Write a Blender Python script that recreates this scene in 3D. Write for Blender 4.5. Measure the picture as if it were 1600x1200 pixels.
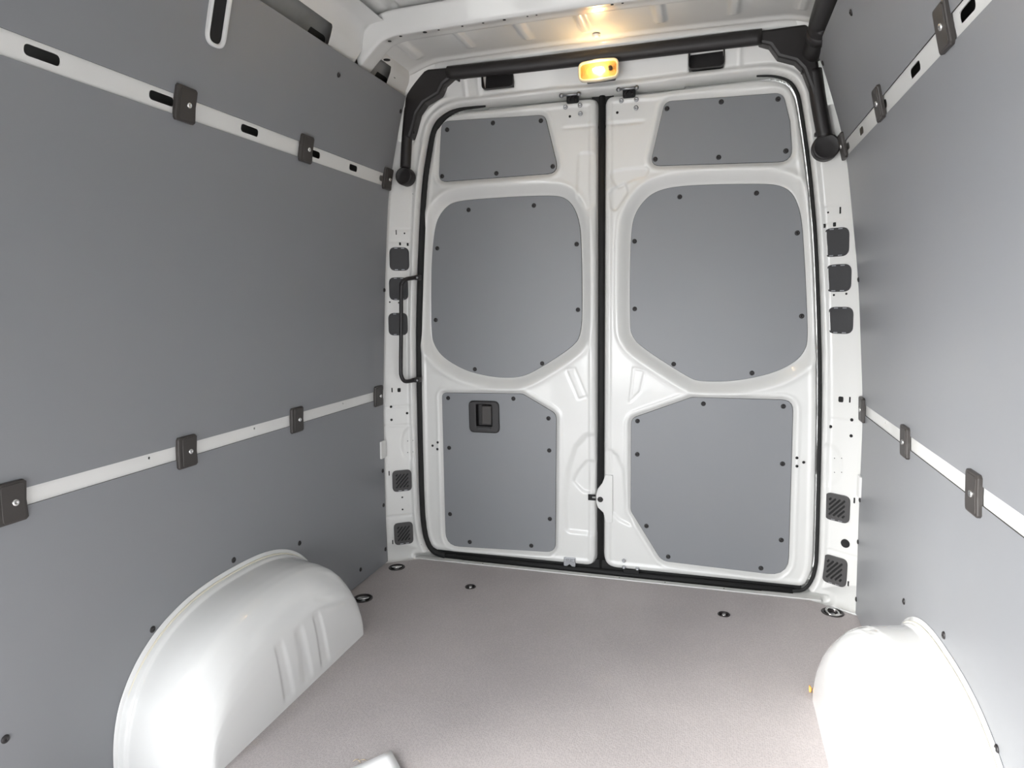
import bpy, math
import numpy as np
from mathutils import Vector, Matrix
from mathutils.geometry import tessellate_polygon

SC = bpy.context.scene
COL = SC.collection
for o in list(bpy.data.objects):
    bpy.data.objects.remove(o)

# ------------------------------------------------------------------ camera
F = 1050.0
CAM = np.array([0.40247, -2.57870, 1.08993])
def _dir(px, py, s=1.0):
    v = np.array([px - 800.0, -(py - 600.0), -F]); return s * v / np.linalg.norm(v)
_Y = _dir(1115, 467); _X = _dir(-2706, 517, -1); _X = _X - _Y * (_X @ _Y); _X /= np.linalg.norm(_X); _Z = np.cross(_X, _Y)
ROT = np.array([_X, _Y, _Z])
cd = bpy.data.cameras.new('camera'); cam = bpy.data.objects.new('camera', cd); COL.objects.link(cam)
m = Matrix.Identity(4)
for i in range(3):
    for j in range(3): m[i][j] = ROT[i][j]
    m[i][3] = CAM[i]
cam.matrix_world = m
cd.sensor_width = 36; cd.lens = 36 * F / 1600; cd.clip_start = 0.02
SC.camera = cam

# ------------------------------------------------------------------ light and exposure
w = bpy.data.worlds.new('world'); SC.world = w; w.use_nodes = True
bg = w.node_tree.nodes['Background']; bg.inputs[0].default_value = (0.95, 0.975, 1.0, 1); bg.inputs[1].default_value = 5.6
sd_ = bpy.data.lights.new('sun', 'SUN'); sd_.energy = 3.3; sd_.angle = math.radians(24); sd_.color = (1, 0.975, 0.94)
sun = bpy.data.objects.new('sun', sd_); COL.objects.link(sun)
sun.rotation_euler = Vector((0.715, 0.625, -0.38)).to_track_quat('-Z', 'Y').to_euler()
for nm, loc, rot, sx, sy in (('side_door_portal', (-1.0, -2.58, 0.95), (0, math.radians(-90), 0), 1.75, 1.4), ('added_opening_portal', (0, -3.43, .65), (math.radians(90), 0, 0), 1.5, .72)):  # second portal serves the bulkhead opening, added to bring in light from the front
    pl = bpy.data.lights.new(nm, 'AREA'); pl.shape = 'RECTANGLE'; pl.size = sx; pl.size_y = sy
    pl.cycles.is_portal = True
    po = bpy.data.objects.new(nm, pl); COL.objects.link(po); po.location = loc; po.rotation_euler = rot
SC.view_settings.view_transform = 'Standard'; SC.view_settings.look = 'None'
SC.view_settings.gamma = 1.0; SC.view_settings.use_curve_mapping = False
SC.view_settings.exposure = 1.0

# ------------------------------------------------------------------ materials
def mat(name, col, rough=0.5, metal=0.0, coat=0.0, bump=None, spec=0.5, emit=None, speckle=None):
    M = bpy.data.materials.new(name); M.use_nodes = True; nt = M.node_tree
    b = nt.nodes['Principled BSDF']
    b.inputs['Base Color'].default_value = (*col, 1); b.inputs['Roughness'].default_value = rough
    b.inputs['Metallic'].default_value = metal; b.inputs['Specular IOR Level'].default_value = spec
    b.inputs['Coat Weight'].default_value = coat; b.inputs['Coat Roughness'].default_value = 0.06
    tc = nt.nodes.new('ShaderNodeTexCoord')
    if speckle:
        sc, amt, c2 = speckle
        n = nt.nodes.new('ShaderNodeTexNoise'); n.inputs['Scale'].default_value = sc; n.inputs['Detail'].default_value = 3
        nt.links.new(tc.outputs['Object'], n.inputs['Vector'])
        mx = nt.nodes.new('ShaderNodeMix'); mx.data_type = 'RGBA'
        mx.inputs[6].default_value = (*col, 1); mx.inputs[7].default_value = (*c2, 1)
        r = nt.nodes.new('ShaderNodeMapRange'); r.inputs[1].default_value = 0.4; r.inputs[2].default_value = 0.65; r.inputs[4].default_value = amt
        nt.links.new(n.outputs['Fac'], r.inputs[0]); nt.links.new(r.outputs[0], mx.inputs[0]); nt.links.new(mx.outputs[2], b.inputs['Base Color'])
    if bump:
        sc, st, kind = bump
        if kind == 'noise':
            n = nt.nodes.new('ShaderNodeTexNoise'); n.inputs['Scale'].default_value = sc; out = n.outputs['Fac']
        else:
            n = nt.nodes.new('ShaderNodeTexVoronoi'); n.inputs['Scale'].default_value = sc; out = n.outputs['Distance']
            n.inputs['Randomness'].default_value = 0.25
        nt.links.new(tc.outputs['Object'], n.inputs['Vector'])
        bp = nt.nodes.new('ShaderNodeBump'); bp.inputs['Strength'].default_value = st; bp.inputs['Distance'].default_value = 0.001
        nt.links.new(out, bp.inputs['Height']); nt.links.new(bp.outputs[0], b.inputs['Normal'])
    if emit:
        b.inputs['Emission Color'].default_value = (*emit[0], 1); b.inputs['Emission Strength'].default_value = emit[1]
    return M
WHITE = mat('white_paint', (0.735, 0.735, 0.715), 0.28, coat=0.5)
GLOSS = mat('white_gloss_paint', (0.76, 0.765, 0.755), 0.16, coat=0.8)
CREAM = mat('cream_sealant', (0.74, 0.71, 0.60), 0.5)
LINING = mat('grey_lining', (0.238, 0.245, 0.258), 0.37, bump=(900, 0.12, 'noise'), spec=0.4, speckle=(6, 0.25, (0.252, 0.253, 0.26)))
EDGE = mat('shaded_lining_edge', (0.035, 0.032, 0.03), 0.7)  # blackish board edge; the shade line beside the rails is put into this colour
BLACK = mat('black_plastic', (0.016, 0.014, 0.0145), 0.42, bump=(1500, 0.15, 'noise'))
CLIP = mat('clip_plastic', (0.045, 0.04, 0.037), 0.45, bump=(1500, 0.15, 'noise'))
GRILLE = mat('grille_plastic', (0.036, 0.036, 0.038), 0.5)
VENT = mat('vent_plastic', (0.062, 0.060, 0.060), 0.5)
RUBBER = mat('black_rubber', (0.010, 0.010, 0.010), 0.75)
DARK = mat('dark_cavity', (0.01, 0.01, 0.01), 0.8)
PRIMER = mat('grey_body_primer', (0.30, 0.30, 0.29), 0.5, speckle=(5, 0.6, (0.16, 0.16, 0.155)))
CHROME = mat('bright_metal', (0.75, 0.75, 0.74), 0.22, metal=1.0)
ZINC = mat('zinc_plated_steel', (0.45, 0.46, 0.48), 0.38, metal=1.0)
GUN = mat('dark_steel', (0.05, 0.045, 0.045), 0.3, metal=0.7)
PAPER = mat('white_card', (0.86, 0.86, 0.86), 0.7)
WOOD = mat('wood_shaving', (0.62, 0.50, 0.33), 0.8)
AMBER = mat('amber_reflector', (0.85, 0.55, 0.22), 0.25, metal=0.6)
BULB = mat('glowing_bulb', (1, 0.8, 0.5), 0.3, emit=((1.0, 0.80, 0.42), 40.0))
GLASS = bpy.data.materials.new('clear_lens'); GLASS.use_nodes = True
_b = GLASS.node_tree.nodes['Principled BSDF']; _b.inputs['Transmission Weight'].default_value = 1; _b.inputs['Roughness'].default_value = 0.05
_b.inputs['Base Color'].default_value = (1, 0.93, 0.8, 1); _b.inputs['IOR'].default_value = 1.2

def floor_material():
    M = bpy.data.materials.new('floor_laminate'); M.use_nodes = True; nt = M.node_tree; b = nt.nodes['Principled BSDF']
    tc = nt.nodes.new('ShaderNodeTexCoord')
    v = nt.nodes.new('ShaderNodeTexVoronoi'); v.inputs['Scale'].default_value = 190; v.inputs['Randomness'].default_value = 0.55
    n = nt.nodes.new('ShaderNodeTexNoise'); n.inputs['Scale'].default_value = 320; n.inputs['Detail'].default_value = 2
    n2 = nt.nodes.new('ShaderNodeTexNoise'); n2.inputs['Scale'].default_value = 3.0; n2.inputs['Detail'].default_value = 4
    for k in (v, n, n2): nt.links.new(tc.outputs['Object'], k.inputs['Vector'])
    cr = nt.nodes.new('ShaderNodeValToRGB'); cr.color_ramp.elements[0].position = 0.15; cr.color_ramp.elements[1].position = 0.75
    cr.color_ramp.elements[0].color = (0.40, 0.365, 0.368, 1); cr.color_ramp.elements[1].color = (0.58, 0.535, 0.525, 1)
    ad = nt.nodes.new('ShaderNodeMath'); ad.operation = 'ADD'
    mu = nt.nodes.new('ShaderNodeMath'); mu.operation = 'MULTIPLY'; mu.inputs[1].default_value = 0.5
    nt.links.new(v.outputs['Distance'], mu.inputs[0]); nt.links.new(mu.outputs[0], ad.inputs[0])
    mu2 = nt.nodes.new('ShaderNodeMath'); mu2.operation = 'MULTIPLY'; mu2.inputs[1].default_value = 0.5
    nt.links.new(n.outputs['Fac'], mu2.inputs[0]); nt.links.new(mu2.outputs[0], ad.inputs[1])
    nt.links.new(ad.outputs[0], cr.inputs[0])
    mx = nt.nodes.new('ShaderNodeMix'); mx.data_type = 'RGBA'; mx.blend_type = 'MULTIPLY'; mx.inputs[0].default_value = 0.25
    nt.links.new(cr.outputs[0], mx.inputs[6]); nt.links.new(n2.outputs['Fac'], mx.inputs[7]); nt.links.new(mx.outputs[2], b.inputs['Base Color'])
    bp = nt.nodes.new('ShaderNodeBump'); bp.inputs['Strength'].default_value = 0.35; bp.inputs['Distance'].default_value = 0.0012
    nt.links.new(v.outputs['Distance'], bp.inputs['Height']); nt.links.new(bp.outputs[0], b.inputs['Normal'])
    b.inputs['Roughness'].default_value = 0.5; b.inputs['Specular IOR Level'].default_value = 0.45
    return M
FLOOR = floor_material()

# ------------------------------------------------------------------ measuring: photo point -> point of a known plane of the van
def ray(px, py): return ROT @ np.array([px - 800.0, -(py - 600.0), -F])
def on(px, py, ax, val):
    r = ray(px, py); return CAM + (val - CAM[ax]) / r[ax] * r
def aty(px, py, Y=0.0):
    p = on(px, py, 1, Y); return (float(p[0]), float(p[2]))
def atys(pts, Y=0.0): return [aty(a, b, Y) for a, b in pts]
PROF_Z = {-1: ([-.3, 0, .24, .7, 1.176, 1.526, 1.858, 2.1], [.897, .897, .9, .891, .864, .836, .758, .66]),
          1: ([-.3, 0, .36, .71, 1.14, 1.574, 1.86, 2.1], [.899, .899, .8925, .890, .857, .800, .7125, .6])}
def wx(z, side):
    zs = np.asarray(z, float) + 0.0
    g = np.linspace(-.09, .09, 7)                                   # soften the profile into a curve
    return sum(np.interp(zs + k, *PROF_Z[side]) for k in g) / 7

# ------------------------------------------------------------------ mesh helpers
def link(name, me, parent=None, M=None):
    o = bpy.data.objects.new(name, me); COL.objects.link(o)
    if M is not None: o.matrix_world = M
    if parent is not None:
        o.parent = parent; o.matrix_parent_inverse = PW(parent).inverted()
    return o
_pw = {}
def PW(o):
    mm = o.matrix_basis.copy()
    if o.parent: mm = PW(o.parent) @ o.matrix_parent_inverse @ mm
    return mm
class MB:
    def __init__(s): s.v = []; s.f = []; s.m = []; s.sm = []
    def add(s, vs, fs, mi=0, smooth=False):
        n = len(s.v); s.v += [tuple(map(float, v)) for v in vs]
        for f in fs: s.f.append(tuple(i + n for i in f)); s.m.append(mi); s.sm.append(smooth)
        return s
    def build(s, name, mats, parent=None, M=None):
        me = bpy.data.meshes.new(name); me.from_pydata(s.v, [], s.f)
        for q in (mats if isinstance(mats, (list, tuple)) else [mats]): me.materials.append(q)
        me.polygons.foreach_set('material_index', s.m); me.polygons.foreach_set('use_smooth', s.sm); me.update()
        return link(name, me, parent, M)
def frame(o, u, v, n):
    M = Matrix.Identity(4)
    for i in range(3): M[i][0] = u[i]; M[i][1] = v[i]; M[i][2] = n[i]; M[i][3] = o[i]
    return M
def rear_frame(x, z, y): return frame((x, y, z), (1, 0, 0), (0, 0, 1), (0, -1, 0))      # local x right, y up, z towards the camera
def floor_frame(x, y, z=0.0): return Matrix.Translation((x, y, z))
def wall_frame(side, y, z, off=0.0):
    x0 = float(wx(z, side)); d = (float(wx(z + .02, side)) - float(wx(z - .02, side))) / .04
    v = Vector((side * d, 0, 1)).normalized(); u = Vector((0, 1 if side < 0 else -1, 0)); n = u.cross(v)
    return frame(Vector((side * x0, y, z)) + n * off, u, v, n)
def round_poly(pts, r, seg=5):
    out = []; N = len(pts); rs = r if isinstance(r, (list, tuple)) else [r] * N
    for i in range(N):
        p = Vector(pts[i]); a = Vector(pts[i - 1]) - p; b = Vector(pts[(i + 1) % N]) - p
        la, lb = a.length, b.length; a.normalize(); b.normalize()
        ang = a.angle(b); d = min(rs[i] / math.tan(ang / 2), la * .48, lb * .48)
        if rs[i] <= 0: out.append(tuple(p)); continue
        p0 = p + a * d; p1 = p + b * d
        for k in range(seg + 1):
            t = k / seg; q = p0 * (1 - t) ** 2 + p * 2 * t * (1 - t) + p1 * t * t; 
            out.append((q.x, q.y))
    return out
def rrect(w, h, r, seg=5): return round_poly([(-w / 2, -h / 2), (w / 2, -h / 2), (w / 2, h / 2), (-w / 2, h / 2)], r, seg)
def circle(r, n=20, cx=0, cy=0): return [(cx + r * math.cos(2 * math.pi * k / n), cy + r * math.sin(2 * math.pi * k / n)) for k in range(n)]
def ccw(p):
    a = sum(p[i - 1][0] * p[i][1] - p[i][0] * p[i - 1][1] for i in range(len(p)))
    return list(p) if a > 0 else list(p)[::-1]
def offset(p, d):
    """Inset (d>0) of a counter-clockwise outline."""
    out = []; N = len(p)
    for i in range(N):
        a = Vector(p[i]) - Vector(p[i - 1]); b = Vector(p[(i + 1) % N]) - Vector(p[i])
        if a.length < 1e-9: a = b
        if b.length < 1e-9: b = a
        n1 = Vector((-a.y, a.x)).normalized(); n2 = Vector((-b.y, b.x)).normalized(); n = n1 + n2
        if n.length < 1e-6: n = n1
        n.normalize(); k = max(.5, n.dot(n1)); q = Vector(p[i]) + n * (d / k); out.append((q.x, q.y))
    return out
def plate(mb, outline, z0, z1, bevel=0.0, holes=(), mi=0, side_mi=None, back=False):
    """Outline raised from z0 to z1 along local z, bevelled front rim, optional through holes."""
    o = ccw(outline); hs = [ccw(h)[::-1] for h in holes]; side_mi = mi if side_mi is None else side_mi
    rims = []
    for k, L in enumerate([o] + hs):
        N = len(L); rings = [(L, z0), (L, z1 - bevel)]
        if bevel: rings += [(offset(L, bevel * .3), z1 - bevel * .3), (offset(L, bevel), z1)]
        vs = [(x, y, z) for R, z in rings for x, y in R]; fs = []
        for a in range(len(rings) - 1):
            for i in range(N):
                j = (i + 1) % N; fs.append((a * N + i, a * N + j, (a + 1) * N + j, (a + 1) * N + i))
        mb.add(vs, fs, side_mi, False); rims.append(rings[-1][0])
    loops = [[Vector((x, y, 0)) for x, y in R] for R in rims]
    tri = tessellate_polygon(loops); flat = [(p.x, p.y, z1) for L in loops for p in L]
    fs = []
    for t in tri:
        a, b, c = (flat[i] for i in t)
        if (b[0] - a[0]) * (c[1] - a[1]) - (b[1] - a[1]) * (c[0] - a[0]) < 0: t = t[::-1]
        fs.append(tuple(t))
    mb.add(flat, fs, mi)
    if back:
        mb.add([(x, y, z0) for x, y, _ in flat], [f[::-1] for f in fs], mi)
    return mb
def lathe(mb, prof, n=20, mi=0, smooth=True, c=(0, 0, 0)):
    vs = []; fs = []
    for r, z in prof:
        for k in range(n): a = 2 * math.pi * k / n; vs.append((c[0] + r * math.cos(a), c[1] + r * math.sin(a), c[2] + z))
    for i in range(len(prof) - 1):
        for k in range(n):
            j = (k + 1) % n; fs.append((i * n + k, i * n + j, (i + 1) * n + j, (i + 1) * n + k))
    fs.append(tuple((len(prof) - 1) * n + k for k in range(n)))
    return mb.add(vs, fs, mi, smooth)
def tube(mb, pts, r, n=12, mi=0, closed=False, sx=1.0, up=None):
    P = [Vector(p) for p in pts]; N = len(P); rs = r if isinstance(r, (list, tuple)) else [r] * N
    vs = []; fs = []; prev = Vector(up) if up else None
    for i in range(N):
        t = (P[(i + 1) % N] - P[i - 1]) if closed or 0 < i < N - 1 else (P[1] - P[0] if i == 0 else P[-1] - P[-2])
        t.normalize()
        if prev is None: prev = Vector((0, 0, 1)) if abs(t.z) < .9 else Vector((1, 0, 0))
        a = (prev - t * prev.dot(t)).normalized(); b = t.cross(a); prev = a if not up else Vector(up)
        for k in range(n):
            g = 2 * math.pi * k / n; vs.append(P[i] + (a * math.cos(g) + b * math.sin(g) * sx) * rs[i])
    for i in range(N if closed else N - 1):
        for k in range(n):
            j = (k + 1) % n; i2 = (i + 1) % N; fs.append((i * n + k, i * n + j, i2 * n + j, i2 * n + k))
    if not closed: fs.append(tuple(range(n))[::-1]); fs.append(tuple((N - 1) * n + k for k in range(n)))
    return mb.add(vs, fs, mi, True)
def box(mb, lo, hi, mi=0):
    x0, y0, z0 = lo; x1, y1, z1 = hi
    return mb.add([(x0, y0, z0), (x1, y0, z0), (x1, y1, z0), (x0, y1, z0), (x0, y0, z1), (x1, y0, z1), (x1, y1, z1), (x0, y1, z1)],
                  [(0, 3, 2, 1), (4, 5, 6, 7), (0, 1, 5, 4), (1, 2, 6, 5), (2, 3, 7, 6), (3, 0, 4, 7)], mi)
def smooth_path(pts, n=8):
    P = [Vector(p) for p in pts]; out = []
    for i in range(len(P) - 1):
        p0 = P[max(i - 1, 0)]; p1 = P[i]; p2 = P[i + 1]; p3 = P[min(i + 2, len(P) - 1)]
        for k in range(n):
            t = k / n; out.append(.5 * ((2 * p1) + (p2 - p0) * t + (2 * p0 - 5 * p1 + 4 * p2 - p3) * t * t + (3 * p1 - p0 - 3 * p2 + p3) * t ** 3))
    out.append(P[-1]); return out
def sdf(poly, X, Z):
    """Signed distance to a closed outline, negative inside (numpy)."""
    P = np.array(poly); Q = np.roll(P, -1, 0); d = np.full(X.shape, 1e9); ins = np.zeros(X.shape, bool)
    for (ax, az), (bx, bz) in zip(P, Q):
        ex, ez = bx - ax, bz - az; L = ex * ex + ez * ez + 1e-12
        t = np.clip(((X - ax) * ex + (Z - az) * ez) / L, 0, 1)
        d = np.minimum(d, np.hypot(X - ax - t * ex, Z - az - t * ez))
        c = ((az > Z) != (bz > Z)) & (X < (bx - ax) * (Z - az) / (bz - az + 1e-15) + ax); ins ^= c
    return np.where(ins, -d, d)
def sst(x, a, b):
    t = np.clip((x - a) / (b - a), 0, 1); return t * t * (3 - 2 * t)
def grid_mesh(name, X, Y, Z, keep, mats, parent=None, flip=False):
    """Smooth sheet from 2-D arrays; cells whose four corners are kept."""
    nz, nx = X.shape; k = keep[:-1, :-1] & keep[1:, :-1] & keep[:-1, 1:] & keep[1:, 1:]
    idx = np.arange(nz * nx).reshape(nz, nx)
    q = np.stack([idx[:-1, :-1], idx[:-1, 1:], idx[1:, 1:], idx[1:, :-1]], -1)[k]
    if flip: q = q[:, ::-1]
    used = np.zeros(nz * nx, bool); used[q.ravel()] = True; re = np.cumsum(used) - 1
    co = np.stack([X, Y, Z], -1).reshape(-1, 3)[used]; q = re[q]
    me = bpy.data.meshes.new(name); me.vertices.add(len(co)); me.vertices.foreach_set('co', co.ravel())
    me.loops.add(q.size); me.loops.foreach_set('vertex_index', q.ravel().astype(np.int32))
    me.polygons.add(len(q)); me.polygons.foreach_set('loop_start', (np.arange(len(q)) * 4).astype(np.int32))
    me.polygons.foreach_set('loop_total', np.full(len(q), 4, np.int32))
    me.polygons.foreach_set('use_smooth', np.ones(len(q), bool)); me.update(calc_edges=True)
    for q_ in (mats if isinstance(mats, (list, tuple)) else [mats]): me.materials.append(q_)
    return link(name, me, parent)
def empty(name, M=None, parent=None):
    o = bpy.data.objects.new(name, None); COL.objects.link(o); o.empty_display_size = .05
    if M is not None: o.matrix_world = M
    if parent: o.parent = parent
    return o
def tag(o, label=None, cat=None, group=None, kind=None):
    for k, v in (('label', label), ('category', cat), ('group', group), ('kind', kind)):
        if v: o[k] = v
    return o
def place(o, parent, M):
    o.parent = parent; o.matrix_parent_inverse = PW(parent).inverted(); o.matrix_basis = M; return o
def copy_to(src, parent, M):
    c = src.copy(); COL.objects.link(c)
    if parent is not None: place(c, parent, M)
    else: c.parent = None; c.matrix_basis = M
    for ch in [k for k in bpy.data.objects if k.parent == src]:
        d = ch.copy(); COL.objects.link(d); d.parent = c
    return c

# shared little pieces -------------------------------------------------
def screw_mesh():
    mb = MB(); lathe(mb, [(.0088, 0), (.0088, .0012), (.0075, .0030), (.0048, .0040), (.0030, .0040), (.0026, .0026)], 16)
    me = bpy.data.meshes.new('screw'); me.from_pydata(mb.v, [], mb.f); me.materials.append(BLACK)
    me.polygons.foreach_set('use_smooth', [True] * len(mb.f)); return me
SCREW = screw_mesh()
def small(name, prof, n, material):
    mb = MB(); lathe(mb, prof, n); me = bpy.data.meshes.new(name); me.from_pydata(mb.v, [], mb.f); me.materials.append(material)
    me.polygons.foreach_set('use_smooth', [True] * len(mb.f)); return me
BOLT = small('bolt', [(.0085, 0), (.0085, .002), (.0062, .0042), (.0035, .0042), (.0028, .003)], 14, ZINC)
HOLE = small('hole', [(.0048, 0), (.0046, .0006)], 12, DARK)
def put(me, name, parent, M, s=1.0): return link(name, me, parent, M @ Matrix.Scale(s, 4) if s != 1 else M)

# ================================================================== rear aperture and doors
AP = [(960, 145.5), (940, 147.5), (860, 154), (755, 166), (720, 170), (700, 177), (684, 190), (675, 207), (669, 235), (661, 290), (655.5, 380), (653, 450), (651.5, 534), (653, 640), (656, 765),
      (659.5, 820), (666, 848), (676, 862), (692, 870)]
AP2 = [(1240, 926), (1258, 921), (1269, 908), (1275, 890), (1278, 860), (1281, 750), (1283, 630), (1282, 527), (1277, 390), (1270, 300), (1262, 230), (1252, 165), (1246, 143), (1234, 127),
       (1212, 119.5), (1184, 119), (1100, 128), (1032, 137)]
APW = atys(AP) + atys(AP2)
APW = [(x, max(z, .002)) for x, z in APW]
APS = [(p.x, p.y) for p in smooth_path([(x, z, 0) for x, z in APW] + [(*APW[0], 0)], 4)][:-1]

PANELS = {  # outline in photo points, corner radii (m), depth of the recess, width of the flank
    (1, 'top'): ([(690, 190), (851, 180), (873, 270), (686, 284)], [.035, .03, .035, .03], .010, .014),
    (1, 'window'): ([(686.9, 336.6), (698.8, 322), (712, 315.5), (740, 312), (800, 308), (850, 306), (878, 307), (893, 318), (903, 339), (907.7, 367.5), (909.6, 474), (907.7, 522), (896, 541), (841, 576.5),
                     (815, 589), (782, 590), (751, 585), (722.5, 576.5), (691.6, 557.5), (678.6, 538.5), (674.5, 522), (674, 460), (675, 403), (679.8, 355.6)], .02, .032, .045),
    (1, 'lower'): ([(691, 614), (816, 615.5), (869, 647), (867.5, 862.5), (697, 852.5)], [.02, .05, .035, .04, .06], .012, .014),
    (2, 'top'): ([(1039, 159), (1223, 145.5), (1234, 190), (1238, 252), (1016, 259)], [.03, .035, .03, .04, .03], .010, .014),
    (2, 'window'): ([(1050, 292.4), (1022.5, 300.6), (1006, 314), (992, 335), (986.8, 359.8), (984.8, 417.5), (984.6, 511), (988, 524.8), (1000.5, 541), (1077.5, 590.8), (1094, 595.3), (1132.5, 596),
                     (1173.8, 590.8), (1215, 579.8), (1242.5, 564.6), (1256, 549.5), (1261.8, 533), (1260, 472.5), (1254.9, 376), (1250.8, 335), (1242.5, 310), (1231.5, 296.5), (1215, 289.5), (1187.5, 287.7), (1105, 288.8)], .02, .032, .045),
    (2, 'lower'): ([(986.5, 654), (1081, 621), (1239, 625.5), (1231, 900), (1034, 876), (986, 798)], [.03, .05, .04, .07, .05, .04], .012, .014),
}
SCREWS = {
    (1, 'top'): [(698.4, 202.7), (770, 192), (845, 188.5), (863.4, 260), (775.4, 270.8), (690.6, 275.4)],
    (1, 'window'): [(732, 328), (834, 321), (901, 381.5), (903, 484), (847, 568), (741.7, 577), (680.7, 500), (683, 388)],
    (1, 'lower'): [(700, 622), (802, 623), (856.8, 653.8), (858, 704), (859, 811), (830, 852.8), (733.8, 847), (703, 803.5), (701.5, 699.8)],
    (2, 'top'): [(1042, 169.6), (1127, 159), (1215.7, 154.7), (1228, 235.8), (1122.9, 245.8), (1023.7, 248.7)],
    (2, 'window'): [(1062, 307.5), (1182, 301.7), (1245.8, 364), (1252.7, 494), (1175, 583), (1052.5, 569), (991.7, 482.7), (991.4, 377)],
    (2, 'lower'): [(996, 658), (1099, 631), (1224, 635), (1222.8, 724.8), (1220.7, 844), (1189, 888), (1044, 870), (1010, 822), (995.7, 710)],
}
def outline(k, v):
    P = atys(v[0], v[2] - .004)
    if k[1] != 'window': return ccw(round_poly(P, v[1], 5))
    for _ in range(3):                                              # corner cutting keeps the long straights and rounds the rest
        P = [q for i in range(len(P)) for q in ((P[i - 1][0] * .25 + P[i][0] * .75, P[i - 1][1] * .25 + P[i][1] * .75), (P[i][0] * .75 + P[(i + 1) % len(P)][0] * .25, P[i][1] * .75 + P[(i + 1) % len(P)][1] * .25))]
    return ccw(P)
POLY = {k: (outline(k, v), v[2], v[3]) for k, v in PANELS.items()}
CEN = {1: -.026, 2: .000}
def door_outline(n):
    pts = offset(ccw(APS), .008)
    c = CEN[n]; s = -1 if n == 1 else 1
    a = [(x, max(z, .023)) for x, z in pts if s * x > s * c + .05 * 1]
    a.sort(key=lambda p: math.atan2(p[1] - .93, p[0] - s * .4))
    zt = max(z for x, z in a if s * x < .25)
    # two corners on the centre line, rounded
    ext = round_poly([(s * .12, .023), (c, .023), (c, zt), (s * .12, zt)], [0, .07, .035, 0], 6)
    core = [p for p in a if s * p[0] > .12]
    allp = core + ext
    allp.sort(key=lambda p: math.atan2(p[1] - .93, p[0] - s * .37))
    return allp
def line_groove(sdv, d=.003, wd=.0035): return d * np.exp(-(np.abs(sdv) / wd) ** 2)
EMB = {1: [[(884, 577), (898, 576), (916, 620), (904, 624)], ],
       2: [[(990, 575), (1008, 579), (1000, 612), (984, 628)], ]}
REC = {1: [([(917, 682), (901, 700), (890, 735), (885, 790), (888, 828), (929, 832), (929, 682)], .008, .02),
           ([(917, 722), (904, 737), (897, 752), (912, 768), (929, 768), (929, 722)], .006, .012),
           ([(905, 240), (928, 240), (928, 318), (918, 330), (902, 310)], .005, .008)],
       2: [([(952, 300), (976, 286), (980, 300), (962, 328), (955, 326)], .009, .008), ([(951, 270), (975, 265), (1015, 262), (1008, 275), (985, 282), (965, 294)], .005, .007),
           ([(948, 700), (962, 712), (972, 735), (975, 770), (978, 800), (990, 822), (970, 812), (958, 800), (948, 800)], .006, .014)]}
CATS = {'top': 'small upper', 'window': 'large window-shaped', 'lower': 'lower'}
_h0, _h1 = aty(732.5, 625.5, .005), aty(781, 677, .005); HC = ((_h0[0] + _h1[0]) / 2, (_h0[1] + _h1[1]) / 2)
def build_door(n):
    d = tag(empty('door_%d' % n), {1: 'white rear cargo door on the left with black recessed handle', 2: 'white rear cargo door on the right without a handle'}[n], 'door', kind='structure')
    ol = door_outline(n); st = .0045
    x0 = min(p[0] for p in ol) - .02; x1 = max(p[0] for p in ol) + .02
    X, Z = np.meshgrid(np.arange(x0, x1, st), np.arange(.004, 1.90, st))
    so = sdf(ol, X, Z); Y = .050 * sst(so, -.011, .008)
    Y -= .004 * sst(-so, .012, .022) * sst(so, -.034, -.024)
    for key in ('top', 'window', 'lower'):
        P, D, W = POLY[(n, key)]; s = sdf(P, X, Z)
        if key == 'window':
            Y += D * (1 - sst(s, .002, W) ** .8) 
            Y -= .004 * np.exp(-((s - W - .004) / .010) ** 2)
        else:
            Y += D * (1 - sst(s, .0015, W)); Y -= .0025 * np.exp(-((s - W - .006) / .006) ** 2)
    for e in EMB[n]: Y += line_groove(sdf(atys(e), X, Z), .003, .003)
    for e, dd, ww in REC[n]: Y += dd * (1 - sst(sdf(round_poly(atys(e), .012, 4), X, Z), -ww * .3, ww))
    if n == 1: Y += .045 * ((np.abs(X - HC[0]) < .047) & (np.abs(Z - HC[1]) < .058))
    # pressed shoulder lines of the inner skin
    if n == 1: Y += .004 * np.exp(-((Z - 1.735) / .005) ** 2) * sst(X, -.17, -.14)
    else: Y += .005 * np.exp(-((Z - 1.735) / .006) ** 2) * (1 - sst(X, .12, .16))
    sk = grid_mesh('door_skin', X, Y, Z, so < .014, WHITE, d)
    for key in ('top', 'window', 'lower'):
        P, D, W = POLY[(n, key)]; cx = sum(p[0] for p in P) / len(P); cz = sum(p[1] for p in P) / len(P)
        hl = [[(a + HC[0] - cx, b + HC[1] - cz) for a, b in rrect(.085, .105, .01, 3)]] if (n, key) == (1, 'lower') else []
        mb = MB(); plate(mb, offset([(x - cx, z - cz) for x, z in P], -.0015), -.003, .0045, .0012, hl, side_mi=1)
        pn = mb.build('lining_panel', [LINING, EDGE], d, rear_frame(cx, cz, D)); tag(pn, 'grey %s lining panel held by black screws' % CATS[key])
        for px, py in SCREWS[(n, key)]:
            x, z = aty(px, py, D - .006); put(SCREW, 'screw', pn, rear_frame(x, z, D - .0045))
    return d
D1 = build_door(1); D2 = build_door(2)

# black gasket in the centre gap, belongs to the left door
mb = MB(); box(mb, (-.052, .030, .0), (.030, .045, 1.86)); tube(mb, [(-.012, .030, .01), (-.012, .030, 1.85)], .012, 10)
mb.build('centre_seal', RUBBER, D1)
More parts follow.
